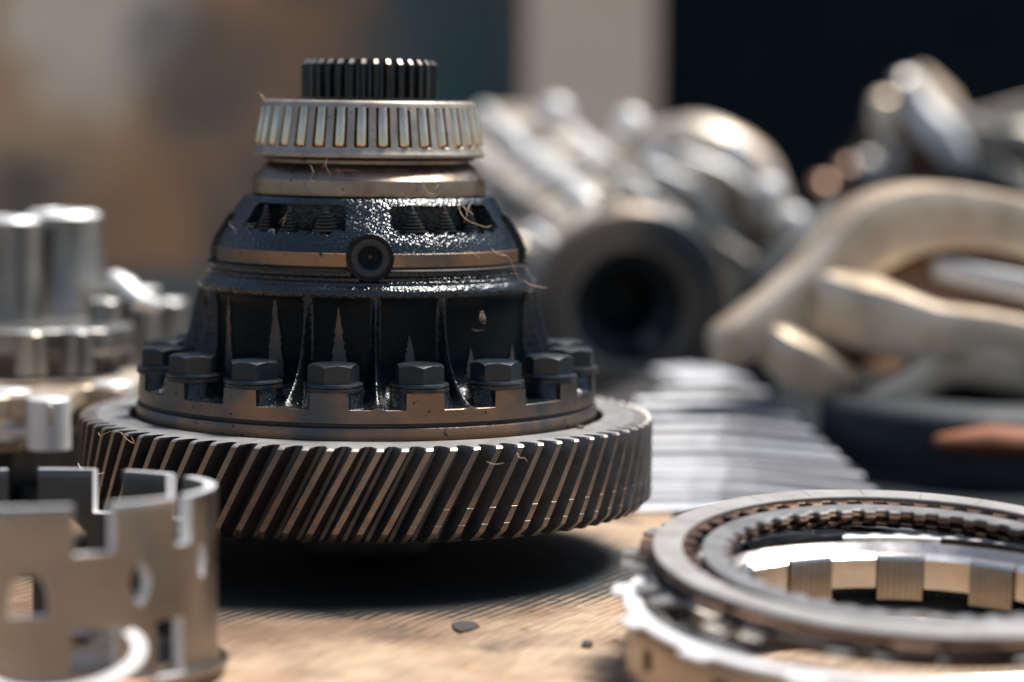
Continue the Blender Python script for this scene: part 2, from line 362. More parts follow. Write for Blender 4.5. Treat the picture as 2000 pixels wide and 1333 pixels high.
# ------------------------------------------------------------------ setting
g = MB(); g.add([(-30000, -30000, -850), (30000, -30000, -850), (30000, 30000, -850), (-30000, 30000, -850)], [(0, 1, 2, 3)])
g.build('ground', m_ground, smooth=0, kind='structure')
g = MB(); g.add(*box(-1300, 1500, -1150, 1750, -44, -4)); o = g.build('bench_top', m_bench, smooth=0, kind='structure', bevel=3)
for bx in (-1200, 1400):
    for by in (-1050, 1650):
        g = MB(); g.add(*box(bx-40, bx+40, by-40, by+40, -850, -44)); l = g.build('leg', m_bench, o, smooth=0)
# cardboard sheet: gently buckled, with a fold line
nx, ny = 150, 150
cv = []; cf = []
F0 = onz(640, 1188, 0)[:2]; F1 = onz(1200, 1312, 0)[:2]
fd = (F1-F0)/np.linalg.norm(F1-F0); fn = np.array([-fd[1], fd[0]])
for j in range(ny+1):
    for i in range(nx+1):
        y = -780+970*j/ny; xm = 330-205*min(1, max(0, (y+110)/150)); x = -330+(xm+330)*i/nx
        d = (np.array([x, y])-F0) @ fn; s = (np.array([x, y])-F0) @ fd
        z = -1.6*math.exp(-(d/5.0)**2)*(1/(1+math.exp(-(s-20)/25))) + (.9 if d < 0 else 0)*min(1, -d/9)*(1/(1+math.exp(-(s-10)/30)))
        z += .45*math.sin(x*.031+1)*math.sin(y*.027)
        cv.append((x, y, min(z, .9)-.9))
for j in range(ny):
    for i in range(nx):
        a = j*(nx+1)+i; cf.append((a, a+1, a+nx+2, a+nx+1))
g = MB(); g.add(cv, cf)
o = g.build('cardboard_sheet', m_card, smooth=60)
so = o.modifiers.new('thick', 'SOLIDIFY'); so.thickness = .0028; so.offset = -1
tag(o, 'oil-stained brown corrugated cardboard with gear shadow painted in, laid over the bench under the big gear', 'cardboard')

def wallpiece(name, px0, px1, D, zt, m, thick=60, kind='structure'):
    x0 = at(px0, 300, D)[0]; x1 = at(px1, 300, D)[0]
    g = MB(); g.add(*box(x0, x1, D+CAM[1], D+CAM[1]+thick, -850, zt)); return g.build(name, m, smooth=0, kind=kind)
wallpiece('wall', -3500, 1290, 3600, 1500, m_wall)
wallpiece('wall', 1283, 5200, 3600, 1500, m_dark)
o = wallpiece('post', 1025, 1278, 3400, 1500, m_post, 120, None)
tag(o, 'pale upright post at the edge of the dark doorway, left of the black area', 'post')

# ------------------------------------------------------------------ differential
DL = 'large oily black differential with helical ring gear standing upright on the cardboard'
diff = empty('differential', (0, 0, 0), DL, 'differential'); diff.rotation_euler = (0, 0, R(3.23))
BOLT = [-8.9+22.5*k for k in range(16)]
RIB = [2.35+22.5*k for k in (-7, -5, -4, -3, -1, 0, 1, 3, 4, 5, 7, 8)]
def wrap(a): return (a+180) % 360-180
# --- casing
def rib_r(z): return np.interp(z, [66, 69, 72, 76, 81, 88, 96, 102], [86, 81, 76.8, 73.2, 70.4, 68.0, 66.4, 65.0])
top_st = [(38, 136.2), (47.7, 137.2), (48.4, 136.7)]
cone = [(48.4, 137.6), (50.4, 134.9), (53, 131), (55.3, 127.8), (57.3, 124.6), (59, 121.6), (60.1, 118.8)]
cz = [c[1] for c in cone][::-1]; cr = [c[0] for c in cone][::-1]
st = [(38, 137.2, 0), (47.7, 138.1, 0), (48.4, 137.6, 0)]
for z in (136.6, 135.8, 135.1, 134.9, 133.5, 132, 131.4, 131, 130.8, 130, 128.5, 127.9, 127.4, 127, 126.6, 126.2, 125.8, 125.4, 125, 124, 123, 122, 121, 120, 118.8):
    st.append((float(np.interp(z, cz, cr)), z, 0))
st += [(60.5, 118.6, 1), (60.5, 117, 1), (60.5, 115.5, 1), (60.5, 114.0, 1), (59.6, 113.8, 2), (59.6, 113.2, 2), (61.3, 113.0, 2),
       (61.6, 112.6, 2), (61.4, 112.1, 2), (60.5, 111.9, 0), (60.4, 110.6, 0), (61.4, 109.8, 0), (61.3, 108.8, 0), (62.4, 108.2, 0), (62.6, 107.2, 0),
       (64.2, 106.2, 0), (64.9, 105.0, 0), (64.9, 104, 0), (64.4, 103, 0), (63.4, 101.5, 5), (62.9, 99, 5)]
st += [(62.7, z, 5) for z in (96, 93, 90, 87, 84, 81, 79, 77)] + [(63, 75, 5), (63.5, 73, 5), (64.5, 71, 5)]
floor_r = [65.5, 66.5, 67.2, 68, 69, 70, 71, 72, 73.5, 75, 76.5, 78, 79.5, 81, 82.5, 84, 85.5, 86.8]
for r_ in floor_r: st.append((r_, float(np.interp(r_, [65.5, 68, 72, 86.8], [69.2, 67, 65.9, 65.3])), 3))
st += [(87.4, 65.2, 3), (87.6, 65.0, 4), (87.6, 63.5, 4), (87.6, 61.5, 4), (87.6, 60.4, 4), (86.7, 60.1, 4), (86.7, 59.0, 2), (88.1, 58.7, 2), (88.4, 58.2, 4), (88.4, 56, 4), (88.2, 53.5, 4)]
ths = set(np.round(np.arange(-180, 180, .75), 3))
for b_ in BOLT:
    for d in (-4.75, -4.62, -4.5, -4.35, 4.35, 4.5, 4.62, 4.75, -8.3, -7.9, -7.4, -6.8, 6.8, 7.4, 7.9, 8.3): ths.add(round(wrap(b_+d), 3))
for b_ in RIB:
    for d in np.arange(-2.4, 2.41, .3): ths.add(round(wrap(b_+d), 3))
WIN = [(-56, -8.9), (8.6, 60)]; SIDE = [(68.5, 84), (-85, -69.5)]
for a, b_ in WIN+SIDE:
    for q in (a, b_):
        ths.add(round(q-.12, 3)); ths.add(round(q+.12, 3))
ths = sorted(ths)
cl = []
for t_ in ths:
    if not cl or t_-cl[-1] > .08: cl.append(t_)
ths = cl
V = []; nS = len(st)
for t_ in ths:
    db = min(abs(wrap(t_-b_)) for b_ in BOLT); dr = min(abs(wrap(t_-b_)) for b_ in RIB)
    wz = None
    for a, b_ in WIN:
        if a < t_ < b_:
            e_ = min(t_-a, b_-t_)
            wz = (126.1+.5*math.sin(t_*.9)+.4*math.sin(t_*2.3+1)+max(0, 1.6-e_*.35), 135.9-max(0, 1.2-e_*.3))
    for a, b_ in SIDE:
        if a < t_ < b_: wz = (112.1, 130.9)
    wr = math.exp(-(dr/.95)**2) if dr < 3.6 else 0
    for j, (r_, z, k) in enumerate(st):
        if dr < 4.5: wr = math.exp(-(dr/(.85 if r_ < 65.2 and z > 84 else .85+max(0, 84-z)*.075 if r_ < 65.2 else 1.9-(r_-65)*.04))**2)
        if wz and wz[0] < z < wz[1] and r_ > 50: r_ = 42.0 if wz[0] > 120 else 48.0
        if 66 < z < 102.5 and r_ < 65.2 and wr:
            r_ = r_+max(0, rib_r(z)-r_)*wr
        elif k == 3:
            if wr:
                zr = np.interp(r_, [65.2, 68, 70.4, 73.2, 76.8, 81, 86], [96, 88, 81, 76, 72, 69, 66]); zr = min(zr, 71+ (78-71)*(1-(r_-65)/18))
                z = z+max(0, zr-z)*wr
            dx = r_*math.sin(R(db)); dy = r_*math.cos(R(db))-78.5
            if (db < 4.56 and r_ > 70) or dx*dx+dy*dy < 10.6**2: z = 71.0
        X, Y = r_*math.sin(R(t_)), -r_*math.cos(R(t_))
        if Y < -50 and (X-.6)**2+(z-117.4)**2 < 8.3**2: Y = -52.0
        V.append((X, Y, z))
F = []; FM = []
mi = {0: 0, 1: 1, 2: 2, 3: 3, 4: 4}
nT = len(ths)
for i in range(nT):
    i2 = (i+1) % nT
    for j in range(nS-1):
        F.append((i*nS+j, i*nS+j+1, i2*nS+j+1, i2*nS+j))
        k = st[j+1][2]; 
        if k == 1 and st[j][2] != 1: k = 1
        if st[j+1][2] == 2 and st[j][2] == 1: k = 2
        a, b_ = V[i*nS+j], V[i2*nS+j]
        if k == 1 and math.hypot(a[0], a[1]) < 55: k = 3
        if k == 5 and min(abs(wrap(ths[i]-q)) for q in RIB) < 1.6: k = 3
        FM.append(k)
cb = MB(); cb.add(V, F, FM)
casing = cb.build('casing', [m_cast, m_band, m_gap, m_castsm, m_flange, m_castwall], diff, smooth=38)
# --- milled clearances above the bolts: thin pointed machined facets
for ang, zt, wd in ((-54, 104, 4.6), (-31.8, 103.5, 7.6), (-9.2, 99.5, 6.8), (14.2, 89.5, 6.2), (36.9, 84, 5.4), (58.6, 84, 5), (-76.4, 102, 5)):
    V = []; F = []; n = 30
    for i in range(n+1):
        f = i/n; z = zt+(72-zt)*f; hw = .5*wd*(f**.9)+.12
        a = hw+rnd.uniform(-.4, .4)*min(1, f*4); b_ = hw+rnd.uniform(-.4, .4)*min(1, f*4)
        cx = -.6*(1-f)
        rr = 63.0+.25*math.sin(i)*0
        V += [(cx-a, -rr-.35, z), (cx+b_, -rr-.35, z), (cx+b_, -60, z), (cx-a, -60, z)]
    for i in range(n):
        for k in range(4):
            l = (k+1) % 4; F.append((i*4+k, (i+1)*4+k, (i+1)*4+l, i*4+l))
    g = MB(); g.add(V, F, 0, rotz(R(ang))); g.build('milled_facet', m_facet, diff, smooth=20)
# --- bolts
def hexhead():
    g = MB(); n = 48; AF = 8.1; V = []
    rings = []
    def hexr(a): 
        a = (a+math.pi/6) % (math.pi/3)-math.pi/6; return AF/math.cos(a)
    prof = [(0, 9.7, 'c'), (6.9, 9.7, 'c'), (7.6, 9.55, 'c'), (9.6, 8.9, 'm'), (9.6, 3.0, 'h'), (9.2, 2.6, 'h')]
    for i in range(n):
        a = 2*math.pi*i/n; hr = hexr(a)
        V += [(.01*math.sin(a), -.01*math.cos(a), 9.55), (5.2*math.sin(a), -5.2*math.cos(a), 9.55), (6.9*math.sin(a), -6.9*math.cos(a), 9.75), (7.9*math.sin(a), -7.9*math.cos(a), 9.6)]
        zc = 9.6-(hr-7.9)*.62
        V += [(hr*math.sin(a), -hr*math.cos(a), zc), (hr*math.sin(a), -hr*math.cos(a), 2.9)]
    F = [(i*6+k, i*6+k+1, ((i+1) % n)*6+k+1, ((i+1) % n)*6+k) for i in range(n) for k in range(5)]
    g.add(V, F); return g
def washer_mb():
    g = MB(); g.add(*lathe([(7, 3.0), (9.4, 3.1), (10.4, 2.75), (10.6, 2.2), (10.45, 1.75), (10.0, 1.6), (10.5, 1.45), (10.6, .9), (10.5, .1), (7, .1)], 48)); return g
hx = washer = None
for i, a in enumerate(BOLT):
    p = (78.5*math.sin(R(a)), -78.5*math.cos(R(a)), 71.02)
    if hx is None:
        hx = hexhead().build('bolt', m_bolt, diff, smooth=28, loc=p); washer = washer_mb().build('washer', m_bolt, hx, smooth=35)
        b_, w_ = hx, washer
    else:
        b_ = hx.copy(); COL.objects.link(b_); b_.parent = diff; b_.location = Vector(p)*.001
        w_ = washer.copy(); COL.objects.link(w_); w_.parent = b_
    b_.rotation_euler = (0, 0, R([12, 38, 3, 50, 21, 34, 9, 55, 26, 44, 17, 5, 48, 30, 14, 40][i]))
# --- ring gear
NT = 80; HEL = math.tan(R(28))
pro = [(0, 102.9, 0), (.10, 102.8, 0), (.17, 103.6, 0), (.25, 105.9, 0), (.32, 108.4, 0), (.365, 110, 1), (.5, 110.05, 1), (.635, 110, 0), (.68, 108.4, 0), (.75, 105.9, 0), (.83, 103.6, 0), (.90, 102.8, 0)]
zl = [(21.0, 3.6), (24.6, .1), (25.0, 0), (27.2, 0), (27.45, .2), (27.9, .2), (28.4, 0), (33.0, 0), (33.2, .2), (33.6, .2), (34.1, 0), (39, 0), (45, 0), (50, 0), (53.6, 0), (54.1, .5), (54.4, 1.0)]
V = []; F = []; FM = []; per = NT*len(pro); npf = len(pro)
for z, red in zl:
    for t in range(NT):
        for fr, rr, k in pro:
            a = 2*math.pi*(t+fr)/NT + (z-21)*HEL/110
            dp = (rr-102.5)/7.5
            q = (rr-red if rr > 109.5 else rr) if red < .5 else max(102.6 if red < 3 else 101.5, rr-red*dp)
            V.append((q*math.sin(a), -q*math.cos(a), z))
for j in range(len(zl)-1):
    for i in range(per):
        i2 = (i+1) % per
        F.append((j*per+i, j*per+i2, (j+1)*per+i2, (j+1)*per+i))
        k = pro[i % npf][2]
        if j >= len(zl)-3 and (.25 < pro[i % npf][0] < .75): FM.append(3)
        elif k: FM.append(1)
        else: FM.append(0)
topb = (len(zl)-1)*per
def ring(r_, z):
    s = len(V)
    for i in range(per):
        t, k = divmod(i, npf); a = 2*math.pi*(t+pro[k][0])/NT+(54.4-21)*HEL/110
        V.append((r_*math.sin(a), -r_*math.cos(a), z))
    return s
def bridge(s1, s2, m_):
    for i in range(per):
        i2 = (i+1) % per; F.append((s1+i, s1+i2, s2+i2, s2+i)); FM.append(m_)
r1 = ring(101.3, 54.55); bridge(topb, r1, 2); r2 = ring(91.2, 54.55); bridge(r1, r2, 2)
r3 = ring(90.6, 53.6); bridge(r2, r3, 0); r4 = ring(90.4, 50); bridge(r3, r4, 0); r5 = ring(84, 50); bridge(r4, r5, 0)
b1 = ring(100, 21.2); bridge(b1, 0, 0); b2 = ring(96, 21.2); bridge(b2, b1, 0); b3 = ring(94, 32); bridge(b3, b2, 0); b4 = ring(45, 32); bridge(b4, b3, 0)
g = MB(); g.add(V, F, FM); g.build('ring_gear', [m_gearflank, m_crest, m_gearface, m_chamf], diff, smooth=32)
# --- lower hub and bearing
g = MB(); g.add(*lathe([(45, 33), (45, 24), (40, 20), (34, 18.5), (31, 15), (31, 13), (10, 13)], 128)); g.build('lower_hub', m_castsm, diff)
g = MB(); g.add(*lathe([(8, 13.2), (24, 13.2), (25, 12.5), (25.2, 3.2), (24.4, 1.4), (23.2, .1), (8, .1)], 128)); g.build('lower_collar', m_gearflank, diff)
# --- bearing seat
g = MB(); g.add(*lathe([(30, 153), (38.6, 153), (38.8, 152.3), (38.8, 150.9), (38.0, 150.9), (38.0, 150.5), (39.3, 150.4), (39.7, 150.0), (44.4, 144.9), (44.75, 144.5), (44.8, 144.2), (44.8, 138.9), (44.5, 138.3), (43.9, 138.0), (30, 138.0)], 192))
g.build('bearing_seat', m_seat, diff, smooth=16)
# --- threaded stubs visible in the windows
for a, s in ((-47, .8), (-34, .85), (-17.5, 1.1), (18, 1.15), (32.5, 1.0), (46, .8)):
    pr = [(0, 135.2), (.7, 135.1), (.9, 133.6)]
    z = 133.4
    for k in range(6):
        r_ = (1.5+k*.62)*s; pr += [(r_*.55, z), (r_, z-.25), (r_, z-.75), (r_*.55, z-1.0)]; z -= 1.25
    pr.append((0, z))
    g = MB(); g.add(*lathe(pr, 32), 0, rotz(0, (51.5*math.sin(R(a)), -51.5*math.cos(R(a)), 0)))
    g.build('threaded_stub', m_bolt, diff, smooth=30)
# --- pinion shaft plug
Ty = np.array([[1, 0, 0, .6], [0, 0, -1, 0], [0, 1, 0, 117.4], [0, 0, 0, 1.0]])
g = MB(); g.add(*lathe([(8.75, 54), (8.75, 61.6), (8.55, 62.3), (8.2, 62.5), (7.9, 62.2), (7.75, 61.6), (7.75, 59.8)], 96), 0, Ty)
pl = g.build('plug_ring', m_spline, diff)
g = MB(); g.add(*lathe([(7.75, 59.9), (7.3, 59.9), (7.1, 60.9), (6.9, 61.1), (4.9, 61.0), (4.7, 60.8), (4.4, 60.7), (4.2, 60.3), (2.9, 59.0), (2.8, 56.5), (.8, 55.2), (.7, 55.6), (0, 55.7)], 96), 0, Ty)
g.build('plug_socket', m_bolt, pl, smooth=25)
# --- tapered roller bearing
NR = 33
race_m = MB(); race_m.add(*lathe([(30, 173.9), (36.2, 173.9), (36.9, 173.6), (37.1, 173.2), (36.4, 172.8), (38.8, 156.0), (40.4, 155.6), (40.6, 152.4), (40.1, 151.8), (30, 151.8)], 160))
race = race_m.build('bearing', m_gap, diff)
off = -3.95
th = []
for k in range(NR):
    c = off+360/NR*k
    th += [c-3.55, c+3.55]
th = sorted(((a+180) % 360)-180 for a in th)
ffine = []
for a in th: ffine.append(a)
rows = [(43.9, 42.6, 152.9), (44.15, 42.4, 153.4), (44.15, 42.3, 154.2), (43.55, 42.0, 155.0), (43.2, 41.9, 156.7), (42.6, 41.3, 160), (41.6, 40.3, 165.5), (40.7, 39.4, 171.3), (40.5, 38.9, 172.0), (40.35, 38.4, 172.8), (39.9, 38.1, 173.5), (39.0, 37.9, 173.9)]
def cmask(t_, z):
    if 156.7 < z < 171.3:
        return min(abs(wrap(t_-off-360/NR*k)) for k in range(NR)) > 3.5
    return True
g = MB(); g.add(*shell(ffine, rows, cmask)); cage = g.build('cage', m_cage, race, smooth=40)
cage.modifiers.new('bv', 'BEVEL').width = .00018
g = MB(); g.add(*lathe([(0, -7.5), (1.85, -7.5), (2.1, -7.2), (2.18, -6.8), (1.98, 6.8), (1.9, 7.1), (1.5, 7.3), (0, 7.3)], 28))
rol = None
for k in range(NR):
    a = R(off+360/NR*k); d = Vector((-.165*math.sin(a), .165*math.cos(a), 1)).normalized()
    pc = Vector((40.35*math.sin(a), -40.35*math.cos(a), 164.3))*.001
    if rol is None: rol = g.build('roller', m_roller, race, smooth=40); q = rol
    else: q = rol.copy(); COL.objects.link(q); q.parent = race
    q.location = pc; q.rotation_euler = d.to_track_quat('Z', 'Y').to_euler()
# --- splined shaft end
NS = 34
pr = [(0, 23.9), (.14, 23.9), (.26, 24.6), (.34, 26), (.66, 26), (.74, 24.6), (.86, 23.9)]
zz = [(174.9, 0), (187.6, 0), (188.9, 1.1), (189.3, 1.6)]
V = []; F = []; FM = []; per = NS*len(pr)
for z, red in zz:
    for t in range(NS):
        for fr, rr in pr:
            a = 2*math.pi*(t+fr)/NS; q = max(23.7, rr-red) if red else rr
            V.append((q*math.sin(a), -q*math.cos(a), z))
for j in range(3):
    for i in range(per):
        i2 = (i+1) % per; F.append((j*per+i, j*per+i2, (j+1)*per+i2, (j+1)*per+i)); FM.append(1 if (j > 0 and .3 < pr[i % 7][0] < .7) else 0)
s = len(V)
for rr, z in ((22.6, 189.4), (17.5, 189.4), (17, 188.9), (17, 176)):
    for i in range(per):
        t, k = divmod(i, 7); a = 2*math.pi*(t+pr[k][0])/NS; V.append((rr*math.sin(a), -rr*math.cos(a), z))
chain = [3*per, s, s+per, s+2*per, s+3*per]
for u in range(4):
    for i in range(per):
        i2 = (i+1) % per; F.append((chain[u]+i, chain[u]+i2, chain[u+1]+i2, chain[u+1]+i)); FM.append(1 if u == 1 else 0)
g = MB(); g.add(V, F, FM); g.build('splined_shaft', [m_spline, m_cage], diff, smooth=30)
g = MB(); g.add(*lathe([(17, 174.6), (28, 174.6), (28.5, 174.3), (28.5, 173)], 96)); g.build('shaft_collar', m_spline, diff)

# ------------------------------------------------------------------ castellated drum, left foreground
pc = at(45, 960, 762)
cd_root = empty('castellated_drum', (pc[0], pc[1], 2.6), 'tan satin steel drum with square castellated rim and punched holes, nearest at lower left', 'clutch drum')
cd_root.rotation_euler = (R(-2.6), 0, R(10.8))
def cmask2(t_, z):
    t_ = t_ % 360
    if z > 40:
        for c, hw in ((20, 5.8), (52.5, 4.0), (120, 5.0), (150.5, 5.4), (180, 5.5), (212, 5), (244, 5), (276, 5), (308, 5.2), (340, 5.5)):
            if abs(wrap(t_-c)) < hw: return False
    if z < 39.5:
        for c, hw, zc, hz in ((1.4, 5.2, 29, 5.8), (34.5, 3.2, 30.5, 6.3), (63, 2.6, 34, 5), (96, 4, 31, 6), (130, 4, 31, 6), (170, 12, 30, 9), (198, 4.5, 31, 6), (230, 4, 31, 6), (262, 4, 31, 6), (294, 4, 31, 6), (328, 4, 31, 6)):
            u, v = wrap(t_-c)/hw, (z-zc)/hz
            if (abs(u) < 1 and abs(v) < 1 and (v < 0 or u*u+v*v < 1)) if c == 1.4 else u*u+v*v < 1: return False
    if z < 19:
        for c, hw in ((20, 7.5), (46, 6), (150, 8), (185, 8), (220, 8), (300, 8)):
            if abs(wrap(t_-c)) < hw and z > 3: return False
    return True
rows = [(61.5, 55, 0), (61.5, 55, 1.5), (58.9, 54.8, 2.4), (58.3, 54.3, 4)]+[(58.2, 54.2, z) for z in (8, 14, 17, 19, 21)]+[(58.2, 54.2, z) for z in np.arange(22, 47.1, 1)]+[(58.2, 54.2, z) for z in (48.5, 51, 53.0)]+[(57.8, 54.6, 53.9)]
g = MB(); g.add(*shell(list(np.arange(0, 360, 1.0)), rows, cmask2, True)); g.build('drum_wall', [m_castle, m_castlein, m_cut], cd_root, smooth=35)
g = MB(); g.add(*lathe([(20, 3), (45, 3), (55.4, 3.2), (55.4, 5.2), (45, 5.2), (38, 8), (24, 8), (20, 6)], 96, True)); g.build('drum_floor', m_castle, cd_root)
pr_ = at(118, 1330, 706)
o = MB().add(*annulus(24, 20, -.8, .8, 120)).build('snap_ring', m_cut, None, loc=(pr_[0], pr_[1], 17))
o.rotation_euler = (R(14), R(-4), 0)
tag(o, 'bright narrow steel ring seen through the lower opening of the castellated drum', 'ring')

# ------------------------------------------------------------------ clutch drum and plates, right foreground
DC = at(1775, 1180, 760); dx0, dy0 = DC[0], DC[1]
drum = empty('clutch_drum', (dx0, dy0, 0), 'open steel clutch drum holding the plate pack, bottom right', 'clutch drum'); drum.rotation_euler = (R(4.5), 0, R(-8.8+2.5)); drum.scale = (1.035, 1.035, .66); drum.location.z = .0045
NL = 28
def inner_seg(t_): return int(((t_-180+6.43+720) % 360)//(360/NL)) % 2 == 0
g = MB(); g.add(*shell(list(np.arange(0, 360, 1.0)), [(83, 81, 0), (83, 81, 2), (82.2, 80.3, 3), (82, 80, 12), (82, 80, 22), (82, 80, 30), (81.6, 80.4, 31.2)],
    lambda t_, z: not (10 < z < 21 and any(abs(wrap(t_-c)) < 2.4 for c in (-82, -64, -40, -15, 10, 40, 70, 110, 150, 190, 230)))))
g.build('outer_wall', m_castle, drum, smooth=30)
# scalloped bright rim ring
def rimr(t_):
    k = (t_ % 24)
    return 86.5 if k < 7 else 82.6
g = MB(); g.add(*annulus(rimr, lambda t_: 77.5, 30.4, 32.4, 720)); g.build('rim_ring', m_cut, drum, smooth=30)
# inner sleeve: alternating smooth and striped lands
SB = 13
for s_ in range(NL):
    c = 180+s_*360/NL; st_ = s_ % 2 == 0
    ro = 66 if st_ else 67.4; ri = 64.0 if st_ else 65.4; zb = 5.5 if st_ else 11
    V = []; F = []; n = 8; hw = 180/NL-.15
    for i in range(n+1):
        t_ = R(c-hw+2*hw*i/n)
        for r_, z in ((ri, zb), (ri, 25.6), (ri+(.4 if st_ else 2.0), 27.6), (ro+2.3, 27.6), (ro+2.3, zb)):
            V.append((r_*math.sin(t_), -r_*math.cos(t_), z))
    for i in range(n):
        for k in range(5): F.append((i*5+k, (i+1)*5+k, (i+1)*5+(k+1) % 5, i*5+(k+1) % 5))
    F += [(0, 1, 2, 3, 4), tuple(n*5+k for k in (4, 3, 2, 1, 0))]
    g = MB(); g.add(V, F, [(2 if (q % 5 in (1, 2)) else (0 if st_ else 1)) if q < n*5 else 0 for q in range(len(F))])
    ob = g.build('sleeve_land', [m_drumdark, m_drum, m_bright], drum, smooth=30)
    if st_:
        gg = MB()
        for u in (-.78, -.5, -.28, .0, .26, .55, .8):
            t_ = R(c+hw*u); x_, y_ = math.sin(t_), -math.cos(t_)
            rr_ = ri-.06; wv_ = rnd.uniform(.06, .14)
            tx, ty = math.cos(t_), math.sin(t_)
            Vb = [(rr_*x_+tx*wv_*a, rr_*y_+ty*wv_*a, z) for z in (zb+.6, 25.4) for a in (-1, 1)]+[((rr_+.5)*x_+tx*wv_*a, (rr_+.5)*y_+ty*wv_*a, z) for z in (zb+.6, 25.4) for a in (-1, 1)]
            gg.add(Vb, [(0, 1, 3, 2), (4, 6, 7, 5), (0, 4, 5, 1), (2, 3, 7, 6), (0, 2, 6, 4), (1, 5, 7, 3)])
        gg.build('wear_stripes', m_groove, ob, smooth=0)
g = MB(); g.add(*lathe([(70, 26.5), (73, 31.2), (75.5, 31.8), (76.5, 31.0), (76.5, 4), (72, 4), (69, 10)], 180)); g.build('piston_ring', m_drum, drum)
V, F = annulus(79.6, 72.5, 38.2, 40.0, 240)
g = MB(); g.add(*shell(list(np.arange(0, 360, 2.0)), [(76.6, 74.2, 29), (76.6, 74.0, 31), (76.4, 74, 33.4), (75.6, 74.4, 34.2)], lambda t_, z: abs(wrap(t_-207)) < 14 or abs(wrap(t_-156)) < 14 and z < 33))
g.build('spring_segment', m_platedark, drum, smooth=30)
g = MB(); g.add(*lathe([(58, .5), (63, .5), (72, 2), (72, 5), (66, 4.5), (58, 2)], 120, True)); g.build('base_flange', m_gearflank, drum)

TILT, TROLL = R(6.2), R(1.2)
def plate_obj(name, g, mats, cx, cy, cz, label, cat='clutch plate', group='clutch plates stacked in the drum', dt=0, rz=0):
    o = g.build(name, mats, None, smooth=30); o.scale = (1.065, 1.065, 1.0); o.location = (cx/1000, cy/1000, cz/1000)
    o.rotation_euler = (TILT+dt, TROLL, rz)
    return tag(o, label, cat, group)
pcx, pcy, pz = at(1778, 1090, 786)
def lug_r(base, lug, per, wd, ph=0, pair=False):
    def f(t_):
        k = (t_+ph) % per
        if pair: return lug if (k < wd or wd*1.9 < k < wd*2.9) else base
        return lug if k < wd else base
    return f
def tooth_r(base, tip, n):
    def f(t_):
        k = (t_*n/360) % 1
        return base-(base-tip)*min(1, max(0, (min(k, 1-k)-.18)*9))
    return f
# A: top friction plate, outer ring, with radial oil grooves
g = MB(); V, F = annulus(75.2, 66.6, -.55, .8, 720); g.add(V, F)
A = plate_obj('friction_plate', g, m_plate, pcx, pcy, pz, 'topmost wide grey friction ring with radial joints, tilted on the plate pack')
for k in range(24):
    c = R(k*15+4); x_, y_ = math.sin(c), -math.cos(c); tx, ty = math.cos(c+.35), math.sin(c+.35)
    Vb = [(rr*x_+tx*sgn*.16+(rr-71)*0, rr*y_+ty*sgn*.16, z) for z in (.78, .86) for rr in (67.2, 74.7) for sgn in (-1, 1)]
    gg = MB().add(Vb, [(4, 5, 7, 6), (0, 1, 5, 4), (2, 6, 7, 3), (0, 4, 6, 2), (1, 3, 7, 5)])
    gg.build('oil_groove', m_platesteel, A, smooth=0)
g = MB(); g.add(*annulus(73.5, tooth_r(66.0, 63.0, 48), -1.0, .2, 1440)); g.build('toothed_core', m_platebrown, A, smooth=30, loc=(0, 0, -.85))
# A2: steel plate with small outer lugs just below
g = MB(); g.add(*annulus(lug_r(75.4, 79.2, 45, 9, 12), 67.5, -.6, .9, 1440))
plate_obj('steel_plate', g, m_platebrown, pcx, pcy, pz-2.2, 'browned steel separator ring with outer lugs just below the topmost friction ring')
# lower stacks
names = [('friction_plate', m_platebrown, 'brown friction ring with inner teeth, second from the top of the pack', 64.2, 74.0),
         ('steel_plate', m_platesteel, 'steel ring with paired outer lugs catching light, fourth in the pack', None, None)]
g = MB(); g.add(*annulus(74.0, tooth_r(66, 63.0, 48), -.8, .8, 1440))
plate_obj('friction_plate', g, m_platedark, pcx, pcy, pz-4.2, 'oily dark toothed friction ring below the lugged steel ring', rz=R(3))
g = MB(); g.add(*annulus(lug_r(73, 80.5, 27, 4.6, 12, True), 66.5, -.8, .8, 1440))
LP = plate_obj('steel_plate', g, m_platesteel, pcx-4, pcy+3, pz-6.0, 'steel ring with pairs of small outer lugs low in the plate pack')
g = MB(); g.add(*annulus(73.6, 66, -.9, .9, 720))
plate_obj('friction_plate', g, m_platebrown, pcx, pcy+1, pz-8.8, 'reddish brown ring lowest in the outer plate pack')
# B: inner ring set, lower and slightly more level
g = MB(); g.add(*annulus(61.8, tooth_r(55.6, 53.4, 44), -.6, .6, 1440))
B = plate_obj('steel_plate', g, m_platesteel, pcx+1, pcy-1, pz-1.0, 'bright inner ring with fine inner teeth lying inside the topmost ring', rz=R(2))
g = MB(); g.add(*annulus(61.6, tooth_r(55.2, 53.0, 44), -.5, .5, 1440))
plate_obj('friction_plate', g, m_platebrown, pcx+1, pcy-1, pz-2.3, 'coppery toothed ring directly under the bright inner ring', rz=R(2))
for k in range(3):
    g = MB(); g.add(*annulus(61.4, tooth_r(56.2, 54.2, 44), -.4, .4, 1440))
    plate_obj('friction_plate', g, m_platedark if k != 1 else m_platebrown, pcx+1, pcy, pz-3.4-1.0*k,
              ['black toothed ring third down in the inner ring set', 'dark brown toothed ring fourth down in the inner ring set', 'black toothed ring at the bottom of the inner ring set'][k], rz=R(2+4*k), dt=-R(.3*k))

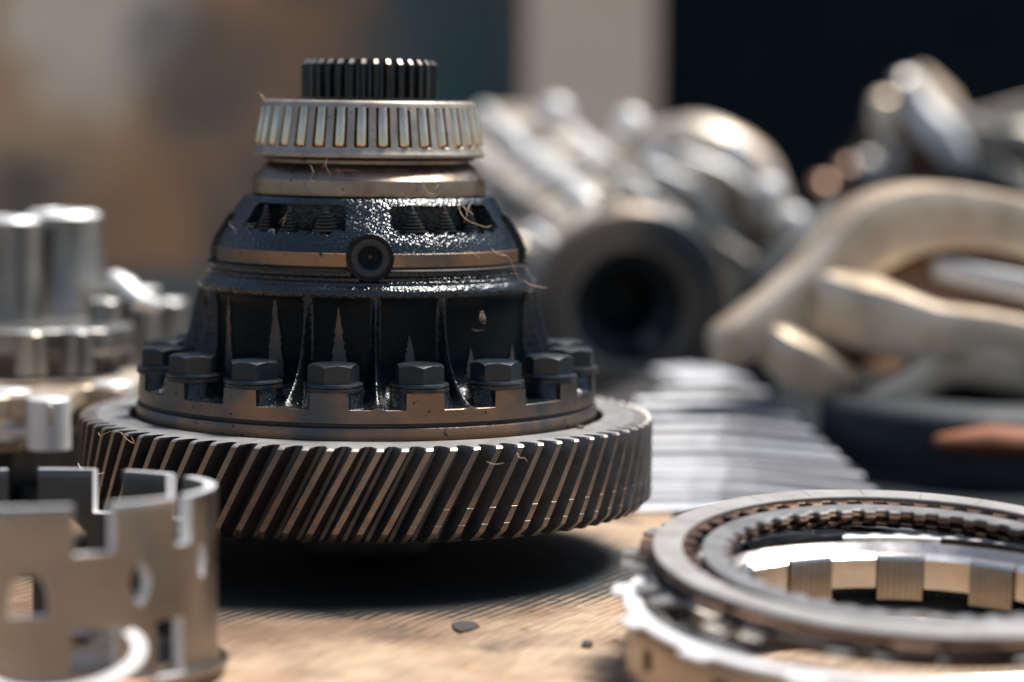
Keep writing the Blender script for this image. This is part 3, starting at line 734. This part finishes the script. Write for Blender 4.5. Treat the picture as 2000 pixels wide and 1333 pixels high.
# ------------------------------------------------------------------ valve body, left middle distance
vb0 = at(100, 800, 1180)
vb = empty('valve_body', (vb0[0], vb0[1], 0), 'pale aluminium valve body with two tall open tubes, left of the differential', 'valve body')
def loc_(px, py, D):
    p = at(px, py, D); return p-np.array([vb0[0], vb0[1], 0])
def vtube(px, pyt, D, r0, r1, zb):
    c = loc_(px, pyt, D); zt = c[2]
    pr = [(r0*.62, zt-30), (r0*.62, zt-.8), (r0*.66, zt), (r0*.84, zt-.2), (r0, zt-2.6)]
    for k in range(1, 7):
        f = k/6; pr.append((r0+(r1-r0)*f**2.2, zt-.8+(zb-zt)*f))
    g = MB(); g.add(*lathe(pr, 64), [1 if (q % (len(pr)-1)) in (1, 2, 3) else 0 for q in range(64*(len(pr)-1))], rotz(0, (c[0], c[1], 0)))
    return g.build('tube', [m_alu, m_alubright], vb)
vtube(22, 422, 1150, 13.2, 14.5, 74)
vtube(124, 411, 1190, 17.5, 25, 72)
vtube(-75, 430, 1160, 13.5, 15, 74)
def roundpoly(cx, cy, r, n=20): return [(cx+r*math.cos(2*math.pi*i/n), cy+r*math.sin(2*math.pi*i/n)) for i in range(n)]
def xy(px, D): p = at(px, 700, D); return (p[0]-vb0[0], p[1]-vb0[1])
# base block under the tubes
poly = [xy(-300, 1100), xy(60, 1100), xy(100, 1105), xy(205, 1110), xy(262, 1135), xy(255, 1190), xy(215, 1230), xy(-300, 1230)]
g = MB(); g.add(*prism(poly, 62.5, 73.5)); g.build('base_block', m_alu, vb, smooth=30, bevel=1.5)
for px, D, r_, z0, z1 in ((258, 1175, 13.5, 46, 88), (205, 1150, 7, 56, 84), (325, 1230, 10.5, 46, 78), (150, 1095, 6.5, 56, 75), (60, 1085, 6.5, 56, 75)):
    c = xy(px, D); g = MB(); g.add(*lathe([(0, z1), (r_*.45, z1), (r_*.5, z1-.6), (r_-.8, z1-.6), (r_, z1-1.6), (r_*1.06, z0)], 40), [1 if q % 5 < 3 else 0 for q in range(200)], rotz(0, (c[0], c[1], 0)))
    g.build('bolt_boss', [m_alu, m_alubright], vb)
# scalloped lower plate
outl = []
front = [(-320, 1040), (-40, 1040), (20, 1045), (60, 1040), (95, 1020), (130, 1040), (150, 1075), (180, 1085), (225, 1080), (262, 1095), (300, 1130), (330, 1180), (360, 1240)]
pts = [np.array(xy(a, b_)) for a, b_ in front]
cs = catmull(pts, 5)
poly = [tuple(p) for p in cs]+[xy(340, 1290), xy(-320, 1290)]
g = MB(); g.add(*prism(poly, 42.5, 51.5)); g.build('lower_plate', [m_alupale], vb, smooth=30, bevel=1.2)
g = MB(); poly = [xy(-320, 1052), xy(-10, 1052), xy(48, 1062), xy(52, 1110), xy(240, 1130), xy(230, 1240), xy(-320, 1240)]
g.add(*prism(poly, 27, 42.6)); g.build('channel_block', m_alu, vb, smooth=30, bevel=1.5)
g = MB(); poly = [xy(-280, 1090), xy(20, 1090), xy(140, 1140), xy(200, 1160), xy(190, 1220), xy(-280, 1220)]
g.add(*prism(poly, -3.9, 27.2)); g.build('gasket_block', m_black, vb, smooth=30, bevel=1.5)
for px, D in ((95, 1030), (222, 1092), (20, 1058)):
    c = xy(px, D); g = MB(); g.add(*lathe([(0, 53), (5.5, 53), (6, 52.6), (8, 52.6), (8.6, 52), (8.8, 32)], 36), 0, rotz(0, (c[0], c[1], 0))); g.build('bolt_boss', m_alubright, vb)
pa, pb = loc_(228, 548, 1165), loc_(268, 588, 1160)
g = MB(); g.add(*tube([pa, .5*(pa+pb)+np.array([0, 0, 1.5]), pb, loc_(300, 596, 1165)], [5.5, 6.5, 5.5, 4.5], 14, .8)); g.build('lever', m_alubright, vb)
g = MB(); g.add(*tube([loc_(5, 845, 1046), loc_(62, 843, 1046)], 1.6, 10)); g.build('pin', m_alubright, vb)
# small dark parts below it
g = MB(); p = at(105, 885, 1100); g.add(*lathe([(6, 12), (14, 12), (15, 11), (15.5, 0.2), (6, .2)], 48, True)); o = g.build('rubber_bush', m_black, loc=(p[0], p[1], -3.9))
tag(o, 'short black rubber bush in the shade below the valve body', 'bush')
g = MB(); p = at(145, 900, 1075); g.add(*tube([(-6, 0, 5), (4, 2, 5), (9, 6, 5)], [4, 5, 4], 12)); o = g.build('brass_fitting', m_tan, loc=(p[0], p[1], -3.0))
tag(o, 'small tan metal fitting lying between valve body and ring gear', 'fitting')

# ------------------------------------------------------------------ pile of thin sheets, centre right
for k in range(13):
    f = k/12
    yc = 985-250*f; z = 2.6+26*f
    C = onz(1415-12*math.sin(k*1.3), yc, z)
    lx_ = [1120, 1120, 1125, 1130, 1135, 1140, 1150, 1165, 1185, 1210, 1245, 1290, 1330][k]; Lp = onz(lx_, yc+4, z); rx = [1790, 1765, 1745, 1715, 1690, 1660, 1640, 1615, 1590, 1560, 1535, 1500, 1470][k]
    Rp = onz(rx, yc+(rx-1415)*(.10+.02*math.sin(k)), z)
    d = np.array([-.25, 1.0])
    jj = 9*math.sin(k*1.7); ca = C[:2]+(Lp[:2]-C[:2])*.22+np.array([jj*.2, 0]); cb_ = C[:2]+(Rp[:2]-C[:2])*.2; cm = .5*C[:2]+.25*(ca+cb_)
    poly = [tuple(Lp[:2]), tuple(ca), tuple(cm), tuple(cb_), tuple(Rp[:2]), tuple(Rp[:2]+d*60), tuple(C[:2]+d*62), tuple(Lp[:2]+d*55)]
    V, F = prism(poly, z-2.4, z-.5); sl_ = (2.2, 1.2, 2.7, 1.8)[k % 4]
    for q in (0, 1, 2, 3, 4): V[q+8] = (V[q+8][0]+d[0]*sl_, V[q+8][1]+d[1]*sl_, V[q+8][2])
    g = MB(); g.add(V, F)
    ordn = ['lowest', 'second', 'third', 'fourth', 'fifth', 'sixth', 'seventh', 'eighth', 'ninth', 'tenth', 'eleventh', 'twelfth', 'topmost'][k]
    o = g.build('metal_sheet', m_sheet, smooth=0, bevel=.4)
    tag(o, ('%s bent aluminium sheet' % ordn)+(' from below' if 0 < k < 12 else '')+' in the fanned pile right of the ring gear', 'metal sheet', 'bent aluminium sheets fanned in a pile')
    if k < 12:
        g = MB(); g.add(*prism([tuple(np.array(p_)+d*(6+2*math.sin(k*2+q))) if q < 5 else p_ for q, p_ in enumerate(poly)], z-.49, z+.35)); g.build('gap_shade_layer', m_gearflank, o, smooth=0)  # added dark layer painting the shade in the gap between sheets

# ------------------------------------------------------------------ gearbox in the background
gb0 = at(1230, 700, 1600)
gb = empty('gearbox', (gb0[0], gb0[1], 0), 'large pale cast gearbox with dark round opening, behind the differential to its right', 'gearbox')
def gl(px, py, D): return at(px, py, D)-np.array([gb0[0], gb0[1], 0])
c0 = gl(1232, 605, 1490); c1 = gl(985, 408, 1890)
ax = c1-c0; L_ = np.linalg.norm(ax); Tg = T_axis(c0, ax)
pr = [(33, 28), (34, 5), (37, 0), (52, -2), (56, 1), (58, 8), (56, 16), (56, 60), (60, 75), (61, 110), (60, 180), (63, 240), (66, 300), (74, 330), (75, 420), (66, 470), (0, 475)]
g = MB(); g.add(*lathe(pr, 96), 0, Tg); g.build('tail_housing', m_alupale, gb, smooth=45)
g = MB(); g.add(*lathe([(34.5, 6), (30, 8), (29, 12), (25, 13), (20, 18), (18, 60), (0, 62)], 64), 0, Tg); g.build('oil_seal', m_black, gb)
g = MB(); g.add(*lathe([(36.5, 3), (38, -2), (42, -3), (46, -2.4), (50, -2.6), (53, -4), (58, -3), (60.5, 2), (58, 8)], 96), 0, Tg); g.build('mouth_ring', m_browncast, gb)
for a in (-160, -140, -118, -96, -74, -50, -28, 150, 128):
    x_, y_, z_ = frame_z(ax); dirv = x_*math.cos(R(a))+y_*math.sin(R(a))*-1
    rr = 6.5 if a in (-118, -74, -140) else 4.5
    p = [c0+z_*s_*L_+dirv*r_ for s_, r_ in ((.14, 57), (.25, 61), (.45, 62), (.62, 65), (.72, 70), (.95, 76))]
    g = MB(); g.add(*tube(p, rr, 12, 1)); g.build('rib', m_alubright if rr > 5 else m_alupale, gb)
for s_ in (.34, .56):
    x_, y_, z_ = frame_z(ax); T = T_axis(c0+z_*s_*L_, ax)
    g = MB(); g.add(*lathe([(60, -5), (66, -4.5), (67, 0), (66, 4.5), (60, 5)], 72), 0, T); g.build('collar', m_alubright, gb)
# side case with bolted flange
cs0 = gl(1345, 510, 1720); fdir = np.array([.22, -1.0, .12]); Tf = T_axis(cs0, fdir)
def lob(r0, amp, n, zz0, zz1):
    V = []; F = []; N_ = 144
    for i in range(N_):
        a = 2*math.pi*i/N_; r_ = r0+amp*max(0, math.cos(a*n))**3
        for rr, z in ((0.01, zz1), (r_-3, zz1), (r_, zz1-3), (r_, zz0)): V.append((rr*math.cos(a), rr*math.sin(a), z))
    for i in range(N_):
        j = (i+1) % N_
        for k in range(3): F.append((i*4+k, i*4+k+1, j*4+k+1, j*4+k)[::-1])
    return V, F
g = MB(); g.add(*lob(74, 7, 10, -16, 0), 0, Tf); g.add(*lob(56, 5, 7, -90, -15), 0, Tf); g.build('side_flange', m_alupale, gb, smooth=40)
g = MB(); g.add(*lathe([(60, 0), (57, 5), (42, 7), (39, 13), (25, 14), (22, 10), (0, 10)], 72), 0, Tf); g.build('side_cover', m_alu, gb)
for i in range(9):      # cooling fins over the side case
    x_, y_, z_ = frame_z(fdir); a = R(20+18*i)
    dv = x_*math.cos(a)+y_*math.sin(a); T = T_axis(cs0-z_*52+dv*56, z_, dv)
    g = MB(); g.add(*box(-2.2, 2.2, -6, 13, -34, 36), 0, T); g.build('fin', m_alubright if i % 2 else m_alupale, gb, smooth=0, bevel=1)
for px, py, qx, qy, D, r_ in ((1280, 330, 1400, 400, 1690, 4), (1330, 300, 1480, 380, 1690, 3.5), (1400, 470, 1500, 560, 1680, 5), (1360, 560, 1450, 640, 1670, 5)):
    g = MB(); g.add(*tube([gl(px, py, D), gl(.5*(px+qx)+8, .5*(py+qy)-6, D-8), gl(qx, qy, D)], r_, 10)); g.build('oil_line', m_browncast if r_ > 4 else m_alubright, gb)
for i in range(10):
    a = 2*math.pi*i/10
    x_, y_, z_ = frame_z(fdir); p = cs0+(x_*math.cos(a)+y_*math.sin(a))*71
    g = MB(); g.add(*lathe([(0, 12), (6.5, 11.5), (8.5, 9), (9.2, 3), (9.5, -2)], 24), 0, T_axis(p, fdir)); g.build('flange_bolt', m_alubright, gb)
for px, py, D, r_ in ((1230, 245, 1760, 12), (1085, 222, 1800, 12), (1440, 300, 1700, 11), (1500, 375, 1690, 10), (1548, 432, 1690, 10), (1020, 490, 1560, 9), (1040, 420, 1600, 10)):
    p = gl(px, py, D); g = MB(); V, F = lathe([(0.01, r_), (r_*.5, r_*.87), (r_*.87, r_*.5), (r_, 0), (r_, -20)], 24); g.add(V, F, 0, T_axis(p, (0.1, -.7, .7))); g.build('boss', m_alubright, gb)
g = MB(); g.add(*tube(catmull([gl(1270, 300, 1740), gl(1360, 300, 1730), gl(1450, 340, 1720), gl(1500, 420, 1720)], 5), [20, 26, 24, 18], 16)); g.build('top_rib', m_alupale, gb)
for k in range(22):
    s_ = rnd.uniform(.08, .85); a = R(rnd.uniform(-165, 5)); x_, y_, z_ = frame_z(ax); dv = x_*math.cos(a)-y_*math.sin(a)
    p = c0+z_*s_*L_+dv*(58+8*s_); hgt = rnd.uniform(5, 14); r_ = rnd.uniform(5, 11)
    if k % 3:
        g = MB(); g.add(*lathe([(0.01, hgt), (r_*.6, hgt), (r_*.75, hgt-1), (r_, -6)], 20), 0, T_axis(p, dv)); g.build('casting_boss', m_alubright if k % 3 == 1 else m_alupale, gb)
    else:
        T = T_axis(p, dv, z_); g = MB(); g.add(*box(-r_*1.6, r_*1.6, -r_*2.4, r_*2.4, -8, hgt*.6), 0, T); g.build('casting_pad', m_alu, gb, smooth=0, bevel=2.5)
g = MB(); g.add(*box(-60, 90, -30, 240, -3.9, 26)); g.build('sump', m_black, gb, smooth=0, bevel=6)
p = gl(1265, 672, 1500); g = MB(); g.add(*lathe([(0.01, 9), (5, 8), (8, 4), (9, 0), (9, -14)], 24), 0, T_axis(p, (0, -1, .3))); g.build('drain_plug', m_gearflank, gb)

# ------------------------------------------------------------------ golden cast bracket, right
br0 = at(1800, 800, 1330)
br = empty('cast_bracket', (br0[0], br0[1], 0), 'golden tan cast alloy bracket with rounded arms and open web, right middle', 'bracket')
def bl(px, py, D): return at(px, py, D)-np.array([br0[0], br0[1], 0])
def arm(name, pts, rads, m_, flat=1.0, n=7):
    g = MB(); g.add(*tube(catmull([bl(*p) for p in pts], n), rads, 24, flat, sq=6)); return g.build(name, m_, br)
arm('upper_arm', [(1428, 672, 1290), (1520, 608, 1300), (1610, 540, 1310), (1700, 455, 1320), (1800, 425, 1330), (1920, 432, 1340), (2060, 462, 1345), (2200, 490, 1350)], [12, 13, 16, 19, 18, 16, 15, 15], m_tan)
arm('lower_arm', [(1640, 600, 1300), (1720, 622, 1285), (1820, 655, 1280), (1930, 670, 1280), (2080, 700, 1280), (2200, 720, 1280)], [19, 17, 16, 16, 16, 16], m_tan)
arm('lower_lip', [(1700, 790, 1270), (1770, 755, 1272), (1850, 712, 1275), (1950, 718, 1275), (2080, 745, 1280)], [8.5, 9, 10.5, 12, 12], m_tan)
arm('end_boss', [(1530, 680, 1290), (1575, 712, 1282), (1625, 742, 1278)], [13, 14.5, 13], m_tan, .9)
arm('slot_rib', [(1835, 525, 1325), (1900, 540, 1322), (1990, 560, 1320), (2120, 590, 1320)], [6, 6.5, 7, 7], m_alubright)
V = []; F = []
outline = [(1500, 660, 1312), (1600, 570, 1325), (1700, 480, 1335), (1800, 450, 1342), (2000, 460, 1350), (2150, 480, 1355)]
outl2 = [(1650, 720, 1300), (1700, 730, 1300), (1780, 730, 1300), (1850, 690, 1300), (2000, 700, 1300), (2150, 720, 1300)]
for a, b_ in zip(outline, outl2):
    for q in (a, b_):
        p = bl(*q); V += [p, p+np.array([0, 9, 0])]
for i in range(5):
    a = i*4; F += [(a, a+2, a+6, a+4), (a+1, a+5, a+7, a+3), (a, a+4, a+5, a+1), (a+2, a+3, a+7, a+6)]
F += [(0, 1, 3, 2), (20, 22, 23, 21)]
g = MB(); g.add(V, F); g.build('web', m_tanweb, br, smooth=30)
# black hub with rusty face under the bracket
p = at(1925, 880, 1270)
hb = empty('rusty_hub', (p[0], p[1], -3.9), 'black hub with an orange rusty face in shade below the golden bracket', 'hub')
g = MB(); g.add(*lathe([(40, 36), (76, 36), (81, 33), (83, 29), (83, 4), (88, 2), (88, .2), (40, .2)], 96, True)); g.build('hub_body', m_black, hb)
g = MB(); g.add(*tube([(-34, -78, 22), (-14, -84, 24), (4, -85, 23), (26, -80, 24)], [6, 10, 10, 6], 14, .7)); g.build('rusty_lug', m_rust, hb)

# ------------------------------------------------------------------ linkage, far right
lk0 = at(1800, 500, 2000)
lk = empty('shift_linkage', (lk0[0], lk0[1], 0), 'tangle of grey metal links and tubes rising behind the golden bracket, upper right', 'linkage')
def ll(px, py, D): return at(px, py, D)-np.array([lk0[0], lk0[1], 0])
def link(name, pts, rads, m_, flat=1.0):
    g = MB(); g.add(*tube(catmull([ll(*p) for p in pts], 5), [q*.85 for q in rads], 20, flat, sq=5)); return g.build(name, m_, lk)
link('link_plate', [(1775, 160, 2000), (1800, 215, 1995), (1835, 260, 1990), (1875, 310, 1985)], [9, 14, 17, 12], m_alubright)
link('link_plate', [(1800, 150, 2030), (1840, 200, 2020), (1865, 250, 2010)], [8, 12, 10], m_tan)
link('upright', [(1725, 205, 2010), (1728, 280, 2005), (1735, 340, 2000), (1742, 420, 2000), (1750, 520, 2000)], [11, 10, 13, 13, 12], m_tan)
link('strut', [(1725, 205, 2020), (1690, 300, 2020), (1650, 340, 2020), (1620, 480, 2030)], [9, 8, 9, 10], m_platebrown)
link('strut', [(1770, 240, 2020), (1800, 330, 2025), (1815, 420, 2030), (1810, 560, 2040)], [9, 9, 11, 12], m_platebrown)
link('tube_arm', [(1870, 235, 2000), (1930, 262, 1990), (1990, 270, 1985), (2100, 300, 1980)], [9, 10, 14, 14], m_alu)
link('tube_arm', [(1870, 240, 2020), (1930, 228, 2020), (2000, 212, 2020), (2100, 190, 2020)], [5, 6, 8, 9], m_alupale)
link('tube_arm', [(1880, 310, 2000), (1940, 335, 2000), (2000, 365, 2000), (2100, 410, 2000)], [9, 10, 10, 12], m_alu)
for px, py, r_ in ((1700, 330, 13), (1722, 345, 9), (1742, 370, 10), (1655, 335, 9), (1715, 395, 10), (1745, 300, 9), (1610, 372, 11), (1640, 395, 10), (1765, 165, 9)):
    p = ll(px, py, 1985); g = MB(); g.add(*lathe([(0.01, 5), (r_*.6, 4.6), (r_, 2), (r_, -4)], 20), 0, T_axis(p, (.1, -.8, .5))); g.build('pivot_nut', m_alu if px not in (1610, 1640, 1655) else m_platebrown, lk)
g = MB(); p = ll(1700, 420, 2030); g.add(*box(p[0]-50, p[0]+170, -20, 60, -3.9, p[2]-4)); g.build('pedestal', m_black, lk, smooth=0, bevel=8)
# dark pipes lying between the gearbox and the bracket
g = MB(); g.add(*tube(catmull([at(1480, 560, 1640), at(1560, 480, 1660), at(1640, 430, 1690), at(1760, 420, 1700)], 6), [11, 11, 12, 12], 14))
o = g.build('hose', m_black); tag(o, 'black hose running from the gearbox behind the golden bracket', 'hose')
g = MB(); g.add(*tube(catmull([at(1480, 575, 1640)+np.array([0, 30, -10]), at(1500, 690, 1640), ], 6), [9, 9], 14))
g.build('hose_end', m_black, o)

# ------------------------------------------------------------------ lint and grit
def lint(pts, label, rad=.11, extra=()):
    g = MB(); o = None
    for q, pl_ in enumerate([pts]+list(extra)):
        g.add(*tube(catmull([at(*p) for p in pl_], 6), [rad*.5, rad*.8, rad*.75, rad*.35], 6, caps=False))
    o = g.build('lint_fibre', m_fibre, smooth=0)
    return tag(o, label, 'lint', 'stray lint fibres on the differential')
D0 = 982
lint([(512, 222, D0-8), (510, 208, D0-10), (516, 196, D0-10), (511, 186, D0-8), (502, 179, D0-8)], 'tan fibre standing up at the left edge of the roller bearing', .16)
lint([(803, 214, 936), (815, 210, 935), (806, 218, 935), (795, 212, 935), (800, 209, 934), (812, 214, 934)], 'tiny curl of lint on a roller right of centre', .13)
lint([(826, 360, 933), (834, 374, 932), (848, 380, 932), (862, 374, 931), (850, 384, 932), (836, 382, 932), (826, 372, 932)], 'pale tangled lint on the brown ring under the bearing, right of centre', .13,
     [[(822, 346, 932), (828, 362, 931), (820, 384, 932)], [(834, 385, 932), (850, 370, 930), (858, 360, 931)]])
lint([(605, 322, 938), (612, 336, 936), (606, 350, 936), (620, 357, 935)], 'two thin brown fibres below the bearing, left of centre', .1,
     [[(640, 306, 938), (636, 322, 937), (645, 342, 936)], [(636, 322, 937), (628, 328, 937)]])
lint([(895, 402, 938), (902, 420, 934), (915, 432, 930), (930, 438, 934), (950, 444, 940), (960, 440, 944)], 'long looping fibres across the right casing window', .12,
     [[(893, 408, 938), (905, 404, 936), (912, 418, 934), (906, 436, 933)], [(920, 396, 940), (914, 410, 936), (925, 420, 934)]])
lint([(960, 486, 936), (975, 498, 932), (990, 500, 934), (1000, 515, 938), (1008, 535, 940), (1018, 552, 944)], 'long fibre hanging over the band at the right shoulder', .12,
     [[(905, 494, 926), (920, 492, 926), (936, 504, 926)], [(975, 492, 934), (985, 500, 934), (992, 496, 934)]])
lint([(1022, 548, 950), (1035, 556, 948), (1048, 560, 948), (1068, 563, 948)], 'orange wisp sticking out at the right shoulder of the casing', .22)
def curl(cx, cy, D, r_, n, seed):
    q = random.Random(seed); a = q.uniform(0, 6); out = []
    for i_ in range(n):
        a += q.uniform(.5, 2.6); rr = r_*q.uniform(.25, 1)
        out.append((cx+rr*math.cos(a)*.8, cy+rr*math.sin(a), D-q.uniform(0, 1.6)))
    return out
lint(curl(941, 620, 933, 9, 9, 3), 'small fluffy knot on the dark casing wall above the right bolts', .11, [curl(939, 616, 933, 13, 4, 8), curl(944, 624, 933, 12, 4, 12)])
lint([(922, 643, 934), (932, 646, 933), (945, 645, 932)], 'short white thread below the fluff on the casing wall', .1)
lint([(272, 807, 960), (285, 808, 952), (292, 818, 948), (296, 831, 944)], 'looped tan fibre on the gear face at left of the flange', .14, [[(285, 808, 952), (290, 815, 950), (295, 826, 946)]])
lint([(192, 845, 906), (196, 852, 900), (208, 846, 898), (222, 842, 894), (238, 846, 892), (252, 852, 890)], 'thin curl of lint over the left teeth of the gear', .12, [[(236, 846, 891), (250, 860, 887), (262, 866, 885), (256, 852, 886)]])
lint([(455, 470, 952), (460, 452, 948), (450, 440, 950), (448, 430, 950)], 'small fibre at the left edge of the cone', .12)
lint([(545, 436, 938), (556, 424, 934), (552, 440, 935), (562, 414, 934)], 'wisp of lint on the left casing window', .1)
lint([(1010, 885, 872), (1014, 894, 870), (1024, 895, 870), (1030, 902, 870)], 'grey fluff caught on the gear teeth, right of centre', .14, [[(950, 902, 872), (965, 907, 870), (985, 905, 870)]])
lint([(152, 905, 900), (158, 915, 898), (168, 922, 892), (190, 926, 890), (204, 924, 890)], 'pale lint lying on the rear rim of the castellated drum', .3)
g = MB(); V, F = lathe([(0.01, 1.1), (.7, .9), (1.1, .4), (1.2, 0), (.8, -.2)], 9); V = [(x*rnd.uniform(.8, 1.5), y*rnd.uniform(.8, 1.3), z*rnd.uniform(.8, 1.3)) for x, y, z in V]
g.add(V, F); p = onz(1133, 836, 54.8); o = g.build('grit_crumb', m_dirt, smooth=0, loc=(p[0], p[1], 54.8)); tag(o, 'dark crumb of grit on the grey gear face at right', 'grit')
for px, py, sx, sy, lab in ((908, 1222, 11, 6, 'dark flat scrap stuck to the cardboard in front of the gear'), (1148, 1256, 4.5, 3.2, 'small dark chip on the cardboard near the clutch drum')):
    p = onz(px, py, 0.0); n = 7
    poly = [(p[0]+sx*.5*math.cos(a)*rnd.uniform(.75, 1.1), p[1]+sy*1.6*math.sin(a)*rnd.uniform(.7, 1.1)) for a in np.linspace(0, 2*math.pi, n, endpoint=False)]
    g = MB(); g.add(*prism(poly, -.9, .03)); o = g.build('scrap', m_dirt, smooth=0); tag(o, lab, 'scrap')
